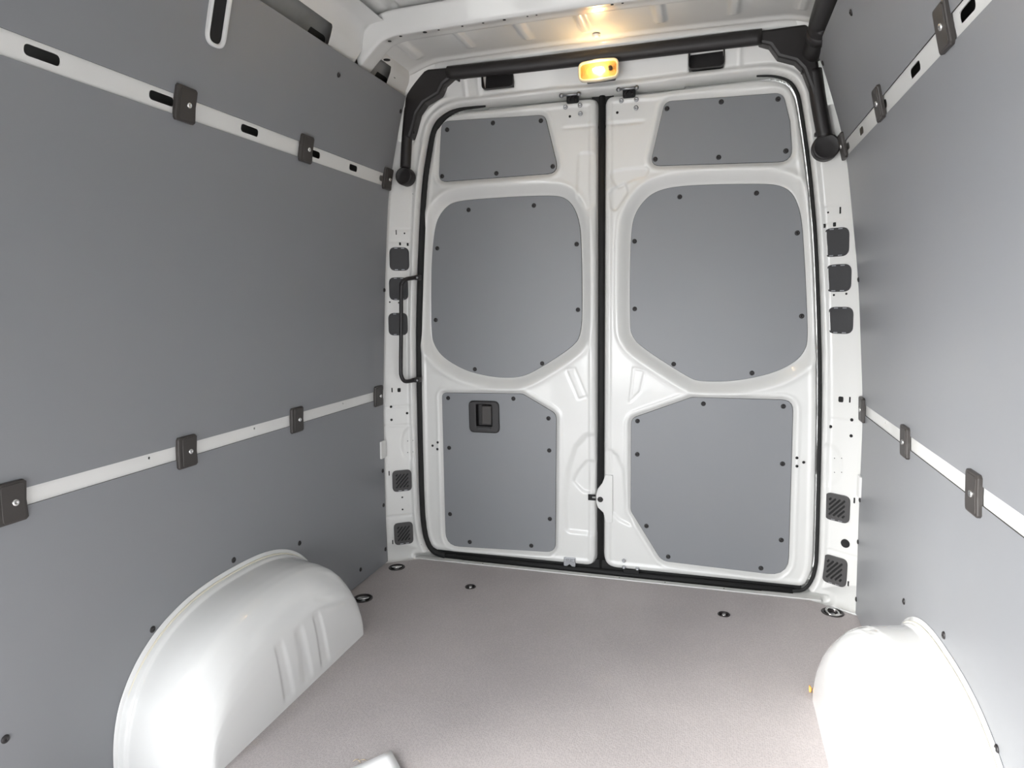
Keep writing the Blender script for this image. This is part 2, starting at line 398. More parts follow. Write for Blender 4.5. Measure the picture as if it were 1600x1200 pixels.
# recessed handle
def handle():
    x0, z0 = aty(732.5, 625.5, .005); x1, z1 = aty(781, 677, .005); cx, cz = (x0 + x1) / 2, (z0 + z1) / 2; W, H = x1 - x0, z0 - z1
    M = rear_frame(cx, cz, .008)
    o = round_poly([(-W / 2 + .001, -H / 2), (W / 2, -H / 2), (W / 2 - .002, H / 2), (-W / 2, H / 2)], .022, 6)
    hole = round_poly([(-.033, -.042), (.033, -.042), (.033, .050), (-.033, .050)], .006, 3)
    mb = MB(); plate(mb, o, -.006, .011, .005, [hole])
    plate(mb, offset(ccw(hole), -.004), -.03, -.022); plate(mb, offset(ccw(hole), -.0035), -.028, .001, 0, [hole])
    box(mb, (-.034, -.052, -.024), (.034, -.040, .009))
    h = mb.build('handle_cup', BLACK, D1, M); tag(h, 'black recessed door handle surround')
    mb = MB(); plate(mb, round_poly([(-.012, -.034), (.031, -.034), (.031, .046), (-.012, .046)], .004, 3), -.020, .004, .004)
    mb.build('handle_paddle', CLIP, h, M)
    mb = MB(); plate(mb, rrect(.056, .009, .004, 3), .008, .0115, .0015)
    mb.build('pull_lip', GRILLE, h, M @ Matrix.Translation((0, -.0485, 0)))
handle()
# latch hardware on the doors
def latch(door, pts, bolts, hole, bar):
    (xa, za), (xb, zb) = aty(*pts[0], -.002), aty(*pts[1], -.002)
    M = rear_frame((xa + xb) / 2, (za + zb) / 2, -.0045)
    mb = MB(); o = round_poly([(-.023, -.016), (.023, -.016), (.023, .018), (-.023, .018)], [.008, .008, 0, 0], 4)
    plate(mb, o, -.002, .0015, .0005); l = mb.build('latch_pocket', DARK, door, M)
    mb = MB()
    for s in (-1, 1): tube(mb, [(s * .004, .008, .004), (s * .013, -.002, .005), (s * .011, -.010, .004)], .0035, 8)
    mb.build('latch_hook', GUN, l, M)
    for b in bolts: x, z = aty(*b, 0); put(BOLT, 'bolt', door, rear_frame(x, z, -.0042))
    x, z = aty(*hole, 0); put(HOLE, 'hole', door, rear_frame(x, z, -.0008))
    (xa, za), (xb, zb) = aty(*bar[0], -.02), aty(*bar[1], -.02)
    mb = MB(); tube(mb, [(xa, -.03, za), (xb, -.03, zb)], .0045, 8)
    for x, z in ((xa, za), (xb, zb)): tube(mb, [(x, -.034, z - .002), (x, -.02, z + .002)], .008, 10)
    mb.build('striker_bar', ZINC, door)
latch(D1, ((888, 155), (902, 155)), [(884, 168), (906.5, 165), (907, 178)], (890.5, 182), ((878, 150.5), (905, 147.5)))
latch(D2, ((976, 146.5), (990, 146)), [(971, 158), (994.5, 156), (994, 169)], (964.5, 176), ((967, 141), (995, 138)))
for b in [(975, 875.5), (975, 885.5), (996, 888)]: x, z = aty(*b, 0); put(BOLT, 'bolt', D2, rear_frame(x, z, -.0042), .9)
x, z = aty(986, 893, -.005); mb = MB(); plate(mb, rrect(.06, .014, .004, 3), 0, .004, .001); mb.build('lower_latch', DARK, D2, rear_frame(x, z, -.003))
x, z = aty(890, 878, -.006); M = rear_frame(x, z, -.006); mb = MB(); plate(mb, round_poly([(-.024, -.018), (-.010, -.018), (0, -.008), (.010, -.018), (.024, -.018), (.024, .018), (-.024, .018)], .003, 3), -.006, .002, .001)
br = mb.build('lower_bracket', ZINC, D1, M); tag(br, 'zinc bracket with three bolts')
for dx in (-.017, 0, .017): put(BOLT, 'bolt', br, M @ Matrix.Translation((dx, .008, .002)), .7)
# centre lock: bulge on the right door, striker on the left one
pts = [(946, 742), (957, 743), (957, 817), (946.5, 817), (942.5, 801), (934, 793), (931.5, 785), (931.5, 772), (934, 764), (941, 755)]
P = atys(pts, -.004); cx, cz = P[0]; mb = MB(); plate(mb, round_poly([(x - cx, z - cz) for x, z in P], .004, 3), -.02, .002, .002)
lp = mb.build('lock_plate', WHITE, D2, rear_frame(cx, cz, -.002))
x, z = aty(938, 780.5, -.005); put(SCREW, 'screw', lp, rear_frame(x, z, -.0045), 1.25)
x, z = aty(924.5, 777, 0); M = rear_frame(x, z, -.0008); mb = MB(); plate(mb, [(-.014, -.012), (.016, -.012), (.016, -.004), (.002, -.003), (.002, .003), (.016, .004), (.016, .012), (-.014, .012)], -.001, .001)
mb.build('lock_striker', DARK, D1, M)
for px, py, dr in [(680, 690.5, 1), (684.5, 691, 1), (676.5, 696, 1), (684, 701.5, 1), (1245, 715, 2), (1255.5, 722, 2), (1245, 728, 2)]:
    if (px, py) == (680, 690.5): continue
    x, z = aty(px, py, 0); put(HOLE, 'hole', D1 if dr == 1 else D2, rear_frame(x, z, -.0045), 1.1)

# ---- rubber seal round the aperture
seal = tag(empty('trim_1'), 'black rubber seal running round both rear doors', 'seal', kind='structure')
lf = [p for p in AP if p[0] < 760]; rt = [p for p in AP2 if p[0] > 1180]
def seal_piece(pts, rad, Y):
    q = smooth_path([(x, Y, max(z, .008)) for x, z in atys(pts, Y)], 5); mb = MB(); n = len(q)
    tube(mb, q, [rad(i / (n - 1)) for i in range(n)], 10); return mb.build('seal_strip', RUBBER, seal)
seal_piece([(x + 3.5, y) for x, y in lf], lambda t: .0035 + .0095 * min(1, t * 5), .004)
seal_piece([(x - 2, y) for x, y in rt[::-1]], lambda t: .003 + .0035 * min(1, t * 5), .004)
mb = MB(); tube(mb, [(-.70, .010, .006), (0, .010, .004), (.71, .010, .006)], .012, 10); box(mb, (-.74, .02, -.03), (.74, .05, .05)); mb.build('seal_strip', RUBBER, seal)

# ---- white body frame round the doors
WB = tag(empty('wall_back'), 'white body frame with two pillars around the rear doors', 'wall', kind='structure')
def frame_y(X, Z, sa):
    a = np.clip((np.abs(X) - .6) / .15, 0, 1); s = .42 + .30 * a
    return .040 - .070 * sst(sa, -.001, .009) - s * np.maximum(sa - .030, 0)
APC = ccw(APS)
def fy(x, z):
    sa = sdf(APC, np.array([[x]]), np.array([[z]])); return float(frame_y(np.array([[x]]), np.array([[z]]), sa)[0, 0])
def pil(px, py):
    """Photo point on the pillar surface, with its frame."""
    r = ray(px, py); Y = -.05
    for _ in range(25):
        p = CAM + (Y - CAM[1]) / r[1] * r; Y = .5 * Y + .5 * fy(p[0], p[2])
    e = .012; gx = (fy(p[0] + e, p[2]) - fy(p[0] - e, p[2])) / (2 * e); gz = (fy(p[0], p[2] + e) - fy(p[0], p[2] - e)) / (2 * e)
    n = Vector((gx, -1, gz)).normalized(); v = (Vector((0, 0, 1)) - n * n.z).normalized(); u = v.cross(n)
    return Vector((p[0], Y, p[2])), u, v, n
def pframe(px, py, off=.0005):
    p, u, v, n = pil(px, py); return frame(p + n * off, u, v, n)
PK = []
for c0, c1 in (((753, 108), (803, 136)), ((1076, 76), (1132, 103.5))):
    (xa, za), (xb, zb) = aty(*c0, -.048), aty(*c1, -.048); PK.append(((xa + xb) / 2, min(za, zb) + .0375, abs(xb - xa), .075))
def pillar_sheet(name, x0, x1, z0, z1):
    X, Z = np.meshgrid(np.arange(x0, x1, .005), np.arange(z0, z1, .005)); sa = sdf(APC, X, Z); Y = frame_y(X, Z, sa)
    side = -1 if x0 < 0 else 1
    if name == 'pillar':
        for zz in ((1.385, 1.335, .66, .58, .19) if side < 0 else (1.40, 1.345, .665, .19)):
            Y += .0035 * np.exp(-((Z - zz) / .004) ** 2) * sst(sa, .02, .03)
        Y -= .003 * sst(sa, .009, .012) * (1 - sst(sa, .016, .024)) * (1 if side < 0 else .5)
        cx = side * .815; el = np.hypot((X - side * .80) / .045, (Z - .50) / .075)
        Y += .005 * (1 - sst(el, .85, 1.1))
    else:
        for pc, pz, pw, ph in PK: Y += .035 * ((np.abs(X - pc) < pw / 2 - .003) & (np.abs(Z - pz) < ph / 2 - .003))
        Y -= .005 * np.exp(-((sa - .018) / .008) ** 2)
        for xx in (-.53, -.475, .47): Y -= .003 * np.exp(-((X - xx) / .006) ** 2) * sst(Z, 1.87, 1.88) 
    return grid_mesh(name, X, Y, Z, sa > -.004, WHITE, WB)
pillar_sheet('pillar', -.95, -.60, -.02, 1.90); pillar_sheet('pillar', .60, .95, -.02, 1.90); pillar_sheet('header', -.80, .80, 1.72, 2.02)
for o in [c for c in WB.children if c.name.startswith('header')]: pass
# sill strip
mb = MB(); box(mb, (-.80, -.042, -.03), (.80, -.018, .0035)); box(mb, (-.80, -.018, -.03), (.80, .03, -.008))
sl = mb.build('door_sill', WHITE, WB)
for px, py in [(758, 876), (1040, 905), (1131, 915), (970, 896)]:
    x, y, _ = on(px, py, 2, .004); put(HOLE, 'hole', sl, floor_frame(x, -.030, .0035), .6)
# header pockets
for pc, pz, pw, ph in PK:
    M = rear_frame(pc, pz, fy(pc, pz) - .004)
    o = round_poly([(-pw / 2, -ph / 2), (pw / 2, -ph / 2), (pw / 2, ph / 2), (-pw / 2, ph / 2)], [.018, .018, .004, .004], 5)
    mb = MB(); plate(mb, o, -.012, .0035, .001, [offset(ccw(o), .004)]); plate(mb, offset(ccw(o), .0035), -.034, -.030); plate(mb, offset(ccw(o), .0035), -.034, .0, 0, [offset(ccw(o), .0042)])
    mb.build('header_pocket', BLACK, WB, M)
def pill(w_, h_): return rrect(w_, h_, min(w_, h_) * .3, 3)
def mark(px, py, w_, h_, par=WB):
    mb = MB(); plate(mb, pill(w_, h_), -.001, .0008); return mb.build('slot_hole', DARK, par, pframe(px, py, .0003))
pl_, pr_ = [c for c in WB.children if c.name.startswith('pillar')]
for px, py, w_, h_ in [(619, 363, .004, .019), (625, 381, .008, .012), (637, 382, .008, .012), (612.5, 609.5, .005, .019), (623.5, 609.5, .013, .017), (608, 739.5, .004, .02), (613.7, 847, .004, .018)]:
    mark(px, py, w_, h_, pl_)
for px, py, w_, h_ in [(1313, 328.6, .005, .022), (1287.6, 353, .010, .014), (1304, 350.7, .010, .014), (1314, 624, .017, .020), (1328, 624.6, .005, .020), (1335, 782, .005, .020), (1325.5, 912, .005, .018)]:
    mark(px, py, w_, h_, pr_)
for px, py, s in [(632, 364.6, .7), (609, 472, .7), (623, 473, .7), (611, 635.5, 1.1), (636, 645.6, 1.1), (611.7, 656, 1.1), (628.6, 777, .8), (629, 796, .8)]: put(HOLE, 'hole', pl_, pframe(px, py), s)
for px, py, s in [(1294, 332, .7), (1303, 461, .8), (1322.5, 459, .8), (1331, 656, 1.2), (1297.6, 666.6, 1.2), (1330, 681, 1.2), (1315, 716, .35), (1304, 716, .35), (1315, 738, .35), (1304, 738, .35)]: put(HOLE, 'hole', pr_, pframe(px, py), s)
for px, py in [(637, 689), (645, 688), (637, 707), (645, 706)]: put(HOLE, 'hole', pl_, pframe(px, py), .4)
for px, py in [(651, 664), (652, 735), (658, 851), (645, 303)]: put(HOLE, 'hole', pl_, pframe(px, py), .3)
# little white tabs that reach over the wall linings
for side, (px, py) in ((-1, (597, 704)), (1, (1345, 738))):
    mb = MB(); z_ = .49 if side < 0 else .455
    plate(mb, round_poly([(-.02, -.036), (.02, -.036), (.02, .036), (-.02, .036)], .004, 3), -.002, .006, .001); t = mb.build('lining_tab', WHITE, WB, wall_frame(side, -.125, z_, .001))
# ================================================================== floor
FL = tag(empty('floor'), 'purplish grey speckled laminate load floor', 'floor', kind='structure')
RINGS = [(620, 886.5, .034, 1), (567, 935, .037, 1), (1301, 957, .037, 1), (735, 917, .021, 0), (1131, 960, .021, 0)]
RW = [(*on(px, py, 2, 0)[:2], r, k) for px, py, r, k in RINGS]
outl = [(-.905, -3.4), (.905, -3.4), (.905, -.135), (.76, -.044), (-.78, -.042), (-.905, -.13)]
mb = MB(); plate(mb, outl, -.014, 0, 0, [circle(r * .80, 28, x, y) for x, y, r, k in RW]); mb.build('floor_board', FLOOR, FL)
mb = MB(); box(mb, (-1.0, -3.5, -.10), (1.0, .06, -.06)); mb.build('underbody', PRIMER, FL)
ring_names = ['dark tie-down ring in the floor corner under the left pillar', 'dark tie-down ring half beside the left wheel arch', 'bright tie-down ring in the floor corner by the right wheel arch',
              'small round floor eyelet nearer the left door', 'small round floor eyelet nearer the right wheel arch']
for (x, y, r, k), lb in zip(RW, ring_names):
    t = tag(empty('tie_down_ring', floor_frame(x, y)), lb, 'tie-down ring' if k else 'floor eyelet', 'tie-down points in the load floor')
    mb = MB(); lathe(mb, [(r, 0), (r, .0015), (r * .93, .003), (r * .82, .0025), (r * .74, -.004), (r * .66, -.013), (r * .2, -.013)], 28); c = mb.build('cup', [GUN], t, floor_frame(x, y))
    mb = MB()
    if k:
        tube(mb, [(r * .56 * math.cos(a), r * .56 * math.sin(a), .001 - .006 * math.sin(a)) for a in np.linspace(0, 2 * math.pi, 24, endpoint=False)], .0038, 8, closed=True)
        box(mb, (-r * .5, r * .30, -.012), (r * .5, r * .62, -.002)); mb.build('lifting_ring', CHROME, t, floor_frame(x, y) @ Matrix.Rotation(.5 if x < 0 else -2.4, 4, 'Z'))
        mb = MB(); lathe(mb, [(.009, -.013), (.009, -.005), (.006, -.003)], 14); mb.build('bolt', ZINC, t, floor_frame(x, y))
    else:
        lathe(mb, [(r * .36, -.013), (r * .36, -.002), (r * .2, .002)], 12); box(mb, (-.002, -r * .6, -.012), (.002, r * .6, -.004)); mb.build('pin', CHROME, t, floor_frame(x, y))

# ================================================================== side walls
YF = -3.42; YR = {-1: -.108, 1: -.118}
OPEN = (-3.28, -1.92)                                                # the open sliding door, left side, just out of view
def strip(side, z0, z1, ya, yb, off, thick, name, mats, parent, zstep=.04, holes=()):
    """A curved board following the wall, with thickness and optional pill-shaped holes (y, z, w, h)."""
    nz = max(2, int((z1 - z0) / zstep) + 1); zs = np.linspace(z0, z1, nz); mb = MB(); s = side
    def pt(y, z, o): return tuple(wall_frame(s, y, z, o).translation)
    if not holes:
        vs = []; 
        for o in (off, off - thick):
            for z in zs:
                for y in (ya, yb): vs.append(pt(y, z, o))
        fs = []
        for i in range(nz - 1):
            a = 2 * i; f = (a, a + 1, a + 3, a + 2); b = tuple(k + 2 * nz for k in f)
            fs += [f if s < 0 else f[::-1], b[::-1] if s < 0 else b]
        mb.add(vs, fs, 0, True)
        T = 2 * nz; es = [(0, 1, T + 1, T), (T - 2, T - 1, 2 * T - 1, 2 * T - 2)]
        for i in range(nz - 1): es += [(2 * i, 2 * i + 2, T + 2 * i + 2, T + 2 * i), (2 * i + 1, 2 * i + 3, T + 2 * i + 3, T + 2 * i + 1)]
        mb.add(vs, es, 1)
    else:
        zc = (z0 + z1) / 2; M = wall_frame(s, 0, zc, off); sg = 1 if s < 0 else -1
        o = [(sg * ya, z0 - zc), (sg * yb, z0 - zc), (sg * yb, z1 - zc), (sg * ya, z1 - zc)]
        plate(mb, o, -thick, 0, 0, [[(sg * y + a, z - zc + b) for a, b in pill2(w_, h_)] for y, z, w_, h_ in holes])
        return mb.build(name, mats, parent, M)
    return mb.build(name, mats, parent)
def pill2(w_, h_): return rrect(w_, h_, h_ * .5, 4)
WALLS = {}
for side, nm in ((-1, 'left'), (1, 'right')):
    W = tag(empty('wall_' + nm), 'grey lined side wall of the load space, %s side' % nm, 'wall', kind='structure'); WALLS[side] = W
    ends = [(YF, OPEN[0]), (OPEN[1], YR[side])] if side < 0 else [(YF, YR[side])]
    for k, (ya, yb) in enumerate(ends):
        for z0, z1 in ((.003, .702), (.738, 1.540), (1.585, 1.877)):
            p = strip(side, z0, z1, ya, yb, 0, .005, 'lining_panel', [LINING, EDGE], W)
            if (side > 0 or k == 1):
                for y, z in [(y, z) for y, z in ([(-1.038, .366), (-.72, .302), (-1.335, .303), (-.335, .057), (-.125, .253), (-.125, .062), (-.125, .40), (-1.70, .258), (-.57, 1.818), (-.122, 1.82), (-.115, 1.142)] if side < 0 else
                                             [(-.13, .409), (-.125, .26), (-.125, .055), (-.70, .305), (-1.008, .367), (-1.301, .305), (-.575, 1.815), (-.14, 1.83), (-.13, 1.146), (-.34, .057)]) if z0 < z < z1]:
                    put(SCREW, 'screw', p, wall_frame(side, y, z, 0), .95)
        strip(side, -.03, 2.02, ya, yb + .06, -.07, .004, 'outer_skin', [PRIMER, PRIMER], W)
    if side < 0:
        strip(side, 1.885, 2.02, OPEN[0], OPEN[1], -.07, .004, 'outer_skin', [PRIMER, PRIMER], W)
        strip(side, 1.80, 1.90, OPEN[0], OPEN[1], 0, .06, 'door_header', [WHITE, WHITE], W)
        mb = MB(); box(mb, (-.97, OPEN[1] - .01, 0), (-.895, OPEN[1] + .002, 1.2)); mb.build('door_jamb', WHITE, W)
# rails
USL = {-1: [-1.545, -1.255, -.945, -.635, -.388, -.165], 1: [-1.52, -1.21, -.902, -.62, -.356, -.15]}
for side, nm in ((-1, 'left'), (1, 'right')):
    ya = OPEN[1] if side < 0 else YF; yb = YR[side]
    hs = [(y, 1.565, .074 if i < 4 else .056, .021) for i, y in enumerate(USL[side])]
    r = strip(side, 1.530, 1.597, ya, yb, -.003, .002, 'slotted_rail', WHITE, None, holes=hs)
    tag(r, 'white slotted steel rail high along the %s grey wall' % nm, 'rail', 'white rails between the wall linings')
    hs = [(y, .727, .007, .0069) for y in ((-1.31, -.92, -.42) if side < 0 else (-1.24, -.9, -.42))]
    r = strip(side, .690, .750, ya, yb, -.003, .002, 'plain_rail', WHITE, None, holes=hs)
    tag(r, 'white plain steel rail low along the %s grey wall' % nm, 'rail', 'white rails between the wall linings')
# lining clips
def make_clip():
    t = empty('panel_clip')
    o = [(-.033, -.036), (-.029, -.041), (.026, -.041), (.032, -.036), (.031, -.020), (.0295, 0), (.031, .020), (.032, .036), (.026, .041), (-.029, .041), (-.033, .036), (-.0335, .02), (-.0335, -.02)]
    mb = MB(); plate(mb, o, -.003, .007, .003); plate(mb, [(x * .72 + .003, y * .9) for x, y in o], .0065, .0085, .0012); mb.build('plate', CLIP, t)
    mb = MB(); lathe(mb, [(.0072, .0075), (.0072, .0095), (.006, .0115), (.0028, .0118), (.0024, .0105)], 14, c=(.005, 0, 0)); mb.build('screw', CHROME, t)
    return t
clip0 = make_clip(); first = True
CN = ['first from the rear doors', 'second from the rear doors', 'third from the rear doors', 'fourth from the rear doors']
for side, z, ys, ds in ((-1, 1.569, (-.138, -.687, -1.190), 'upper rail of the left wall'), (-1, .718, (-.157, -.716, -1.195, -1.652), 'lower rail of the left wall'),
                        (1, 1.575, (-.115, -.614, -1.119), 'upper rail of the right wall'), (1, .718, (-.130, -.660, -1.141), 'lower rail of the right wall')):
    for i, y in enumerate(ys):
        M = wall_frame(side, y, z, .002)
        if first: c = clip0; c.matrix_basis = M; first = False
        else: c = copy_to(clip0, None, M)
        tag(c, 'dark plastic clip on the %s, %s' % (ds, CN[i]), 'clip', 'dark clips holding the wall linings')
# slotted trim ring high on the left wall
M = wall_frame(-1, -1.118, 1.80, 0)
t = tag(empty('wall_slot', M), 'tall black oval slot with a white rim, top of the left wall', 'slot')
o = rrect(.064, .165, .031, 8); i_ = [(x - .0035, y) for x, y in offset(ccw(o), .0095)]
mb = MB(); plate(mb, o, -.012, .012, .004, [i_]); mb.build('rim', GLOSS, t, M)
mb = MB(); plate(mb, offset(ccw(o), .006), -.002, .0055); mb.build('opening', DARK, t, M)

# ================================================================== wheel arches
def wheel_arch(side):
    nm = 'left' if side < 0 else 'right'
    t = tag(empty('wheel_arch', Matrix.Translation((side * .89, -1.04, 0))), 'glossy white rounded wheel arch cover at the %s wall' % nm, 'wheel arch')
    cy = -1.045; NT = 300; th = np.linspace(0, math.pi, NT)
    # rings from the wall inwards: (x, half-length a, height b, squareness)
    rings = [(.905, .424, .333, 2.5), (.886, .423, .332, 2.5), (.878, .421, .330, 2.5), (.874, .418, .327, 2.5), (.870, .414, .324, 2.5), (.850, .411, .322, 2.5), (.82, .407, .319, 2.5), (.79, .403, .314, 2.5), (.765, .398, .305, 2.5),
             (.745, .391, .291, 2.5), (.728, .382, .272, 2.5), (.713, .372, .248, 2.55), (.702, .365, .222, 2.6), (.695, .359, .195, 2.6), (.690, .354, .165, 2.7), (.6875, .350, .13, 2.8), (.686, .345, .08, 2.8), (.6855, .338, .0, 2.8)]
    V = []
    for x, a, b, e in rings:
        row = []
        for q in th:
            c, s = math.cos(q), math.sin(q)
            yy = a * np.sign(c) * abs(c) ** (2 / e); zz = b * abs(s) ** (2 / e)
            row.append((x, cy + yy, zz))
        V.append(row)
    A = np.array(V)
    # rings refined along the section for smooth shading and the pressed ribs
    k = np.linspace(0, len(rings) - 1, 200); i0 = np.minimum(k.astype(int), len(rings) - 2); f = (k - i0)[:, None, None]
    G = A[i0] * (1 - f) + A[i0 + 1] * f
    for _ in range(10): G[1:-1] = (G[:-2] + 2 * G[1:-1] + G[2:]) / 4
    X, Y, Z = G[..., 0] * side, G[..., 1], G[..., 2]
    inner = sst(np.abs(G[..., 0]), .72, .70)
    inner = 1 - sst(np.abs(G[..., 0]), .70, .725)
    for j, yc in enumerate((-.925, -1.015, -1.105)):
        rr = np.exp(-((Y - yc + (Z - .02) * .15) / (.023 - .03 * Z)) ** 6) * sst(Z, .015, .03) * (1 - sst(Z, .17, .20))
        X = X + side * .0035 * rr * inner
    lf = grid_mesh('arch_shell', X, Y, Z, np.ones(X.shape, bool), GLOSS, t, flip=(side > 0))
    # flange lying on the lining, with a line of sealant
    def edge(d, zoff=0): return [(cy + (.419 + d) * np.sign(math.cos(q)) * abs(math.cos(q)) ** .8, (.334 + d) * abs(math.sin(q)) ** .8) for q in th]
    e0, e1 = edge(.0), edge(.016); mb = MB(); fs = []; vs = []
    for (d, off) in ((.013, .001), (.0115, .004), (-.002, .005), (-.010, .014)):
        for y, z in edge(d): vs.append(tuple(wall_frame(side, y, max(z, .001), off).translation))
    for r_ in range(3):
        for q in range(NT - 1):
            f = (r_ * NT + q, r_ * NT + q + 1, (r_ + 1) * NT + q + 1, (r_ + 1) * NT + q); fs.append(f if side > 0 else f[::-1])
    mb.add(vs, fs, 0, True); mb.build('flange', GLOSS, t)
    mb = MB(); tube(mb, [tuple(wall_frame(side, y, max(z, .001), .008).translation) for y, z in edge(.000)], .0032, 6); mb.build('sealant_line', CREAM, t)
    for yy in (-.93, -1.16):
        mb = MB(); lathe(mb, [(.010, -.002), (.009, .0015), (.006, .003)], 14)
        zz = .3175 * (1 - abs((yy - cy) / .408) ** 2.5) ** .4 - .007
        mb.build('spot_dimple', GLOSS, t, frame((side * .862, yy, zz + .006), (1, 0, 0), (0, 1, 0), (0, 0, 1)))
wheel_arch(-1); wheel_arch(1)

# ================================================================== ceiling
CE = tag(empty('ceiling'), 'white painted steel roof with pressed ribs', 'ceiling', kind='structure')
def zc(x): return -.9 * np.maximum(np.abs(x) - .60, 0) ** 1.6 * 1.0 - .010 * (x / .7) ** 2
RIB = [-.655, -.45, -.235, -.035, .215, .445, .645]
X, Y = np.meshgrid(np.arange(-.735, .736, .005), np.concatenate([np.arange(YF, -.6, .03), np.arange(-.6, -.078, .006)]))
Z = 2.002 + zc(X) + .034 * (1 - sst(Y, -.50, -.42))
for xr in RIB:
    Z += -.009 * (np.exp(-((X - xr) / .016) ** 4)) * sst(Y, -.42, -.36) * (1 - sst(Y, -.20, -.165))
for xr in (-.60, -.42, -.24, -.06, .12, .30, .48, .62):
    Z += .014 * np.exp(-((X - xr) / .018) ** 4) * (1 - sst(Y, -.50, -.47))
Z -= .010 * np.exp(-((Y + .112) / .012) ** 2) ; Z -= .03 * sst(Y, -.092, -.078)
grid_mesh('roof_panel', X, Y, Z, np.ones(X.shape, bool), WHITE, CE, flip=True)
# crossmember
xs = np.arange(-.76, .761, .01); prof = [(-.505, .0205), (-.498, .0195), (-.493, .012), (-.487, -.004), (-.477, -.030), (-.470, -.040), (-.462, -.043), (-.430, -.038), (-.400, -.036), (-.385, -.030), (-.381, -.012), (-.380, .008)]
pp = smooth_path([(0, y, z) for y, z in prof], 3)
X = np.repeat(xs[None, :], len(pp), 0); Y = np.array([[p.y] * len(xs) for p in pp]); Z = np.array([[2.006 + p.z] * len(xs) for p in pp]) + zc(xs)[None, :] - .25 * np.maximum(np.abs(xs) - .66, 0)[None, :]
Y = Y + .25 * np.maximum(np.abs(X) - .66, 0)
cm = grid_mesh('crossmember', X, Y, Z, np.ones(X.shape, bool), WHITE, CE, flip=True)
for px, py, s in [(572, 69, 2.4), (604, 60, 1.3), (626, 56, 1.1), (663, 49, 1.5), (684, 45, .8), (720, 38, .8), (752, 32, .8), (787, 29, 1.1), (822, 22, .7), (837, 21, .7), (956, 5, 1.0), (972, 2, .8)]:
    q = on(px, py, 2, 1.963); x_ = q[0]; z_ = 2.006 - .0425 + float(zc(np.array([x_]))[0]) - .25 * max(abs(x_) - .66, 0); q = on(px, py, 2, z_)
    put(HOLE, 'hole', cm, frame((q[0], max(min(q[1], -.40), -.458), z_ - .001), (1, 0, 0), (0, -1, 0), (0, 0, -1)), s)
mb = MB(); lathe(mb, [(.014, 0), (.013, .006), (.008, .010)], 14); mb.build('roof_plug', WHITE, CE, frame((-.005, -.150, 1.998), (1, 0, 0), (0, -1, 0), (0, 0, -1)))
mb = MB(); box(mb, (-1.0, YF - .08, 2.06), (1.0, .07, 2.07)); mb.build('outer_roof', PRIMER, CE)
# longitudinal roof rails with openings into the side frame
for side in (-1, 1):
    pr = [(.640, 1.997), (.690, 1.990), (.713, 1.975), (.726, 1.950), (.735, 1.925), (.752, 1.895), (.775, 1.850), (.79, 1.80)]
    P = smooth_path([(x, 0, z) for x, z in pr], 5); L = len(P); ys = np.concatenate([np.arange(YF, -1.4, .05), np.arange(-1.4, -.09, .006)])
    def cut(y):     # share of the profile kept
        o1 = sst(y, -1.36, -1.30) * (1 - sst(y, -.655, -.625)); o2 = sst(y, -.50, -.455) * (1 - sst(y, -.262, -.235)); return 1 - .49 * np.maximum(o1, o2)
    k = np.linspace(0, 1, 40)[:, None] * cut(ys)[None, :] * (L - 1); i0 = np.minimum(k.astype(int), L - 2); f = k - i0
    px_ = np.array([p.x for p in P]); pz_ = np.array([p.z for p in P])
    X = (px_[i0] * (1 - f) + px_[i0 + 1] * f) * side; Z = pz_[i0] * (1 - f) + pz_[i0 + 1] * f; Y = np.repeat(ys[None, :], 40, 0)
    rr = grid_mesh('roof_rail', X, Y, Z, np.ones(X.shape, bool), WHITE, CE, flip=(side > 0))
    if side < 0:
        put(HOLE, 'hole', rr, frame((-.742, -.215, 1.915), (0, 1, 0), (-.4, 0, .9), (.9, 0, .4)), 1.2)
    mb = MB(); s = side
    X, Y = np.meshgrid(np.linspace(0, 1, 12), np.linspace(YF, -.08, 10))
    mb2 = grid_mesh('inner_frame', s * (.84 - .10 * X), Y, 1.80 + .17 * X, np.ones(X.shape, bool), PRIMER, CE, flip=(side > 0))
    for y0 in ((-.70, -.28) if side < 0 else ()):
        mb = MB(); plate(mb, round_poly([(-.05, -.05), (.05, -.03), (.05, .04), (-.04, .05)], .02, 4), 0, .002); mb.build('opening', DARK, CE, frame((s * .795, y0 + .03, 1.88), (0, 1, 0), (.5, 0, .86), (.86, 0, -.5)))

# ================================================================== cable duct over the doors
DU = tag(empty('cable_duct', Matrix.Translation((0, -.1, 1.95))), 'black plastic cable duct running over the rear doors and down both pillars', 'cable duct')
YD = -.095
def duct_sheet(pts, rad, y0, th, name, bev=.010):
    P = atys(pts, YD); cx, cz = P[0]; mb = MB(); plate(mb, round_poly([(x - cx, z - cz) for x, z in P], rad, 4), -th, 0, bev)
    return mb.build(name, BLACK, DU, rear_frame(cx, cz, y0))
top = smooth_path([(x, -.082, z) for x, z in atys([(700, 114.5), (820, 102), (950, 86.5), (1080, 70.5), (1190, 57.5)], -.082)], 8)
mb = MB(); tube(mb, top, .0255, 16, sx=.85, up=(0, 0, 1)); mb.build('cross_duct', BLACK, DU)
duct_sheet([(632, 158), (634, 113), (640, 109), (713, 104), (713, 124), (706, 120), (692, 131), (685, 146), (662, 160), (651, 176), (644, 203), (640, 215), (627, 215)], .008, YD, .05, 'corner_cover')
duct_sheet([(1186, 47), (1262, 36), (1276, 60), (1279, 95), (1283, 124), (1287, 150), (1270, 150), (1267, 137), (1255, 107), (1243, 95), (1216, 88), (1203, 70), (1186, 66)], .008, YD, .05, 'corner_cover')
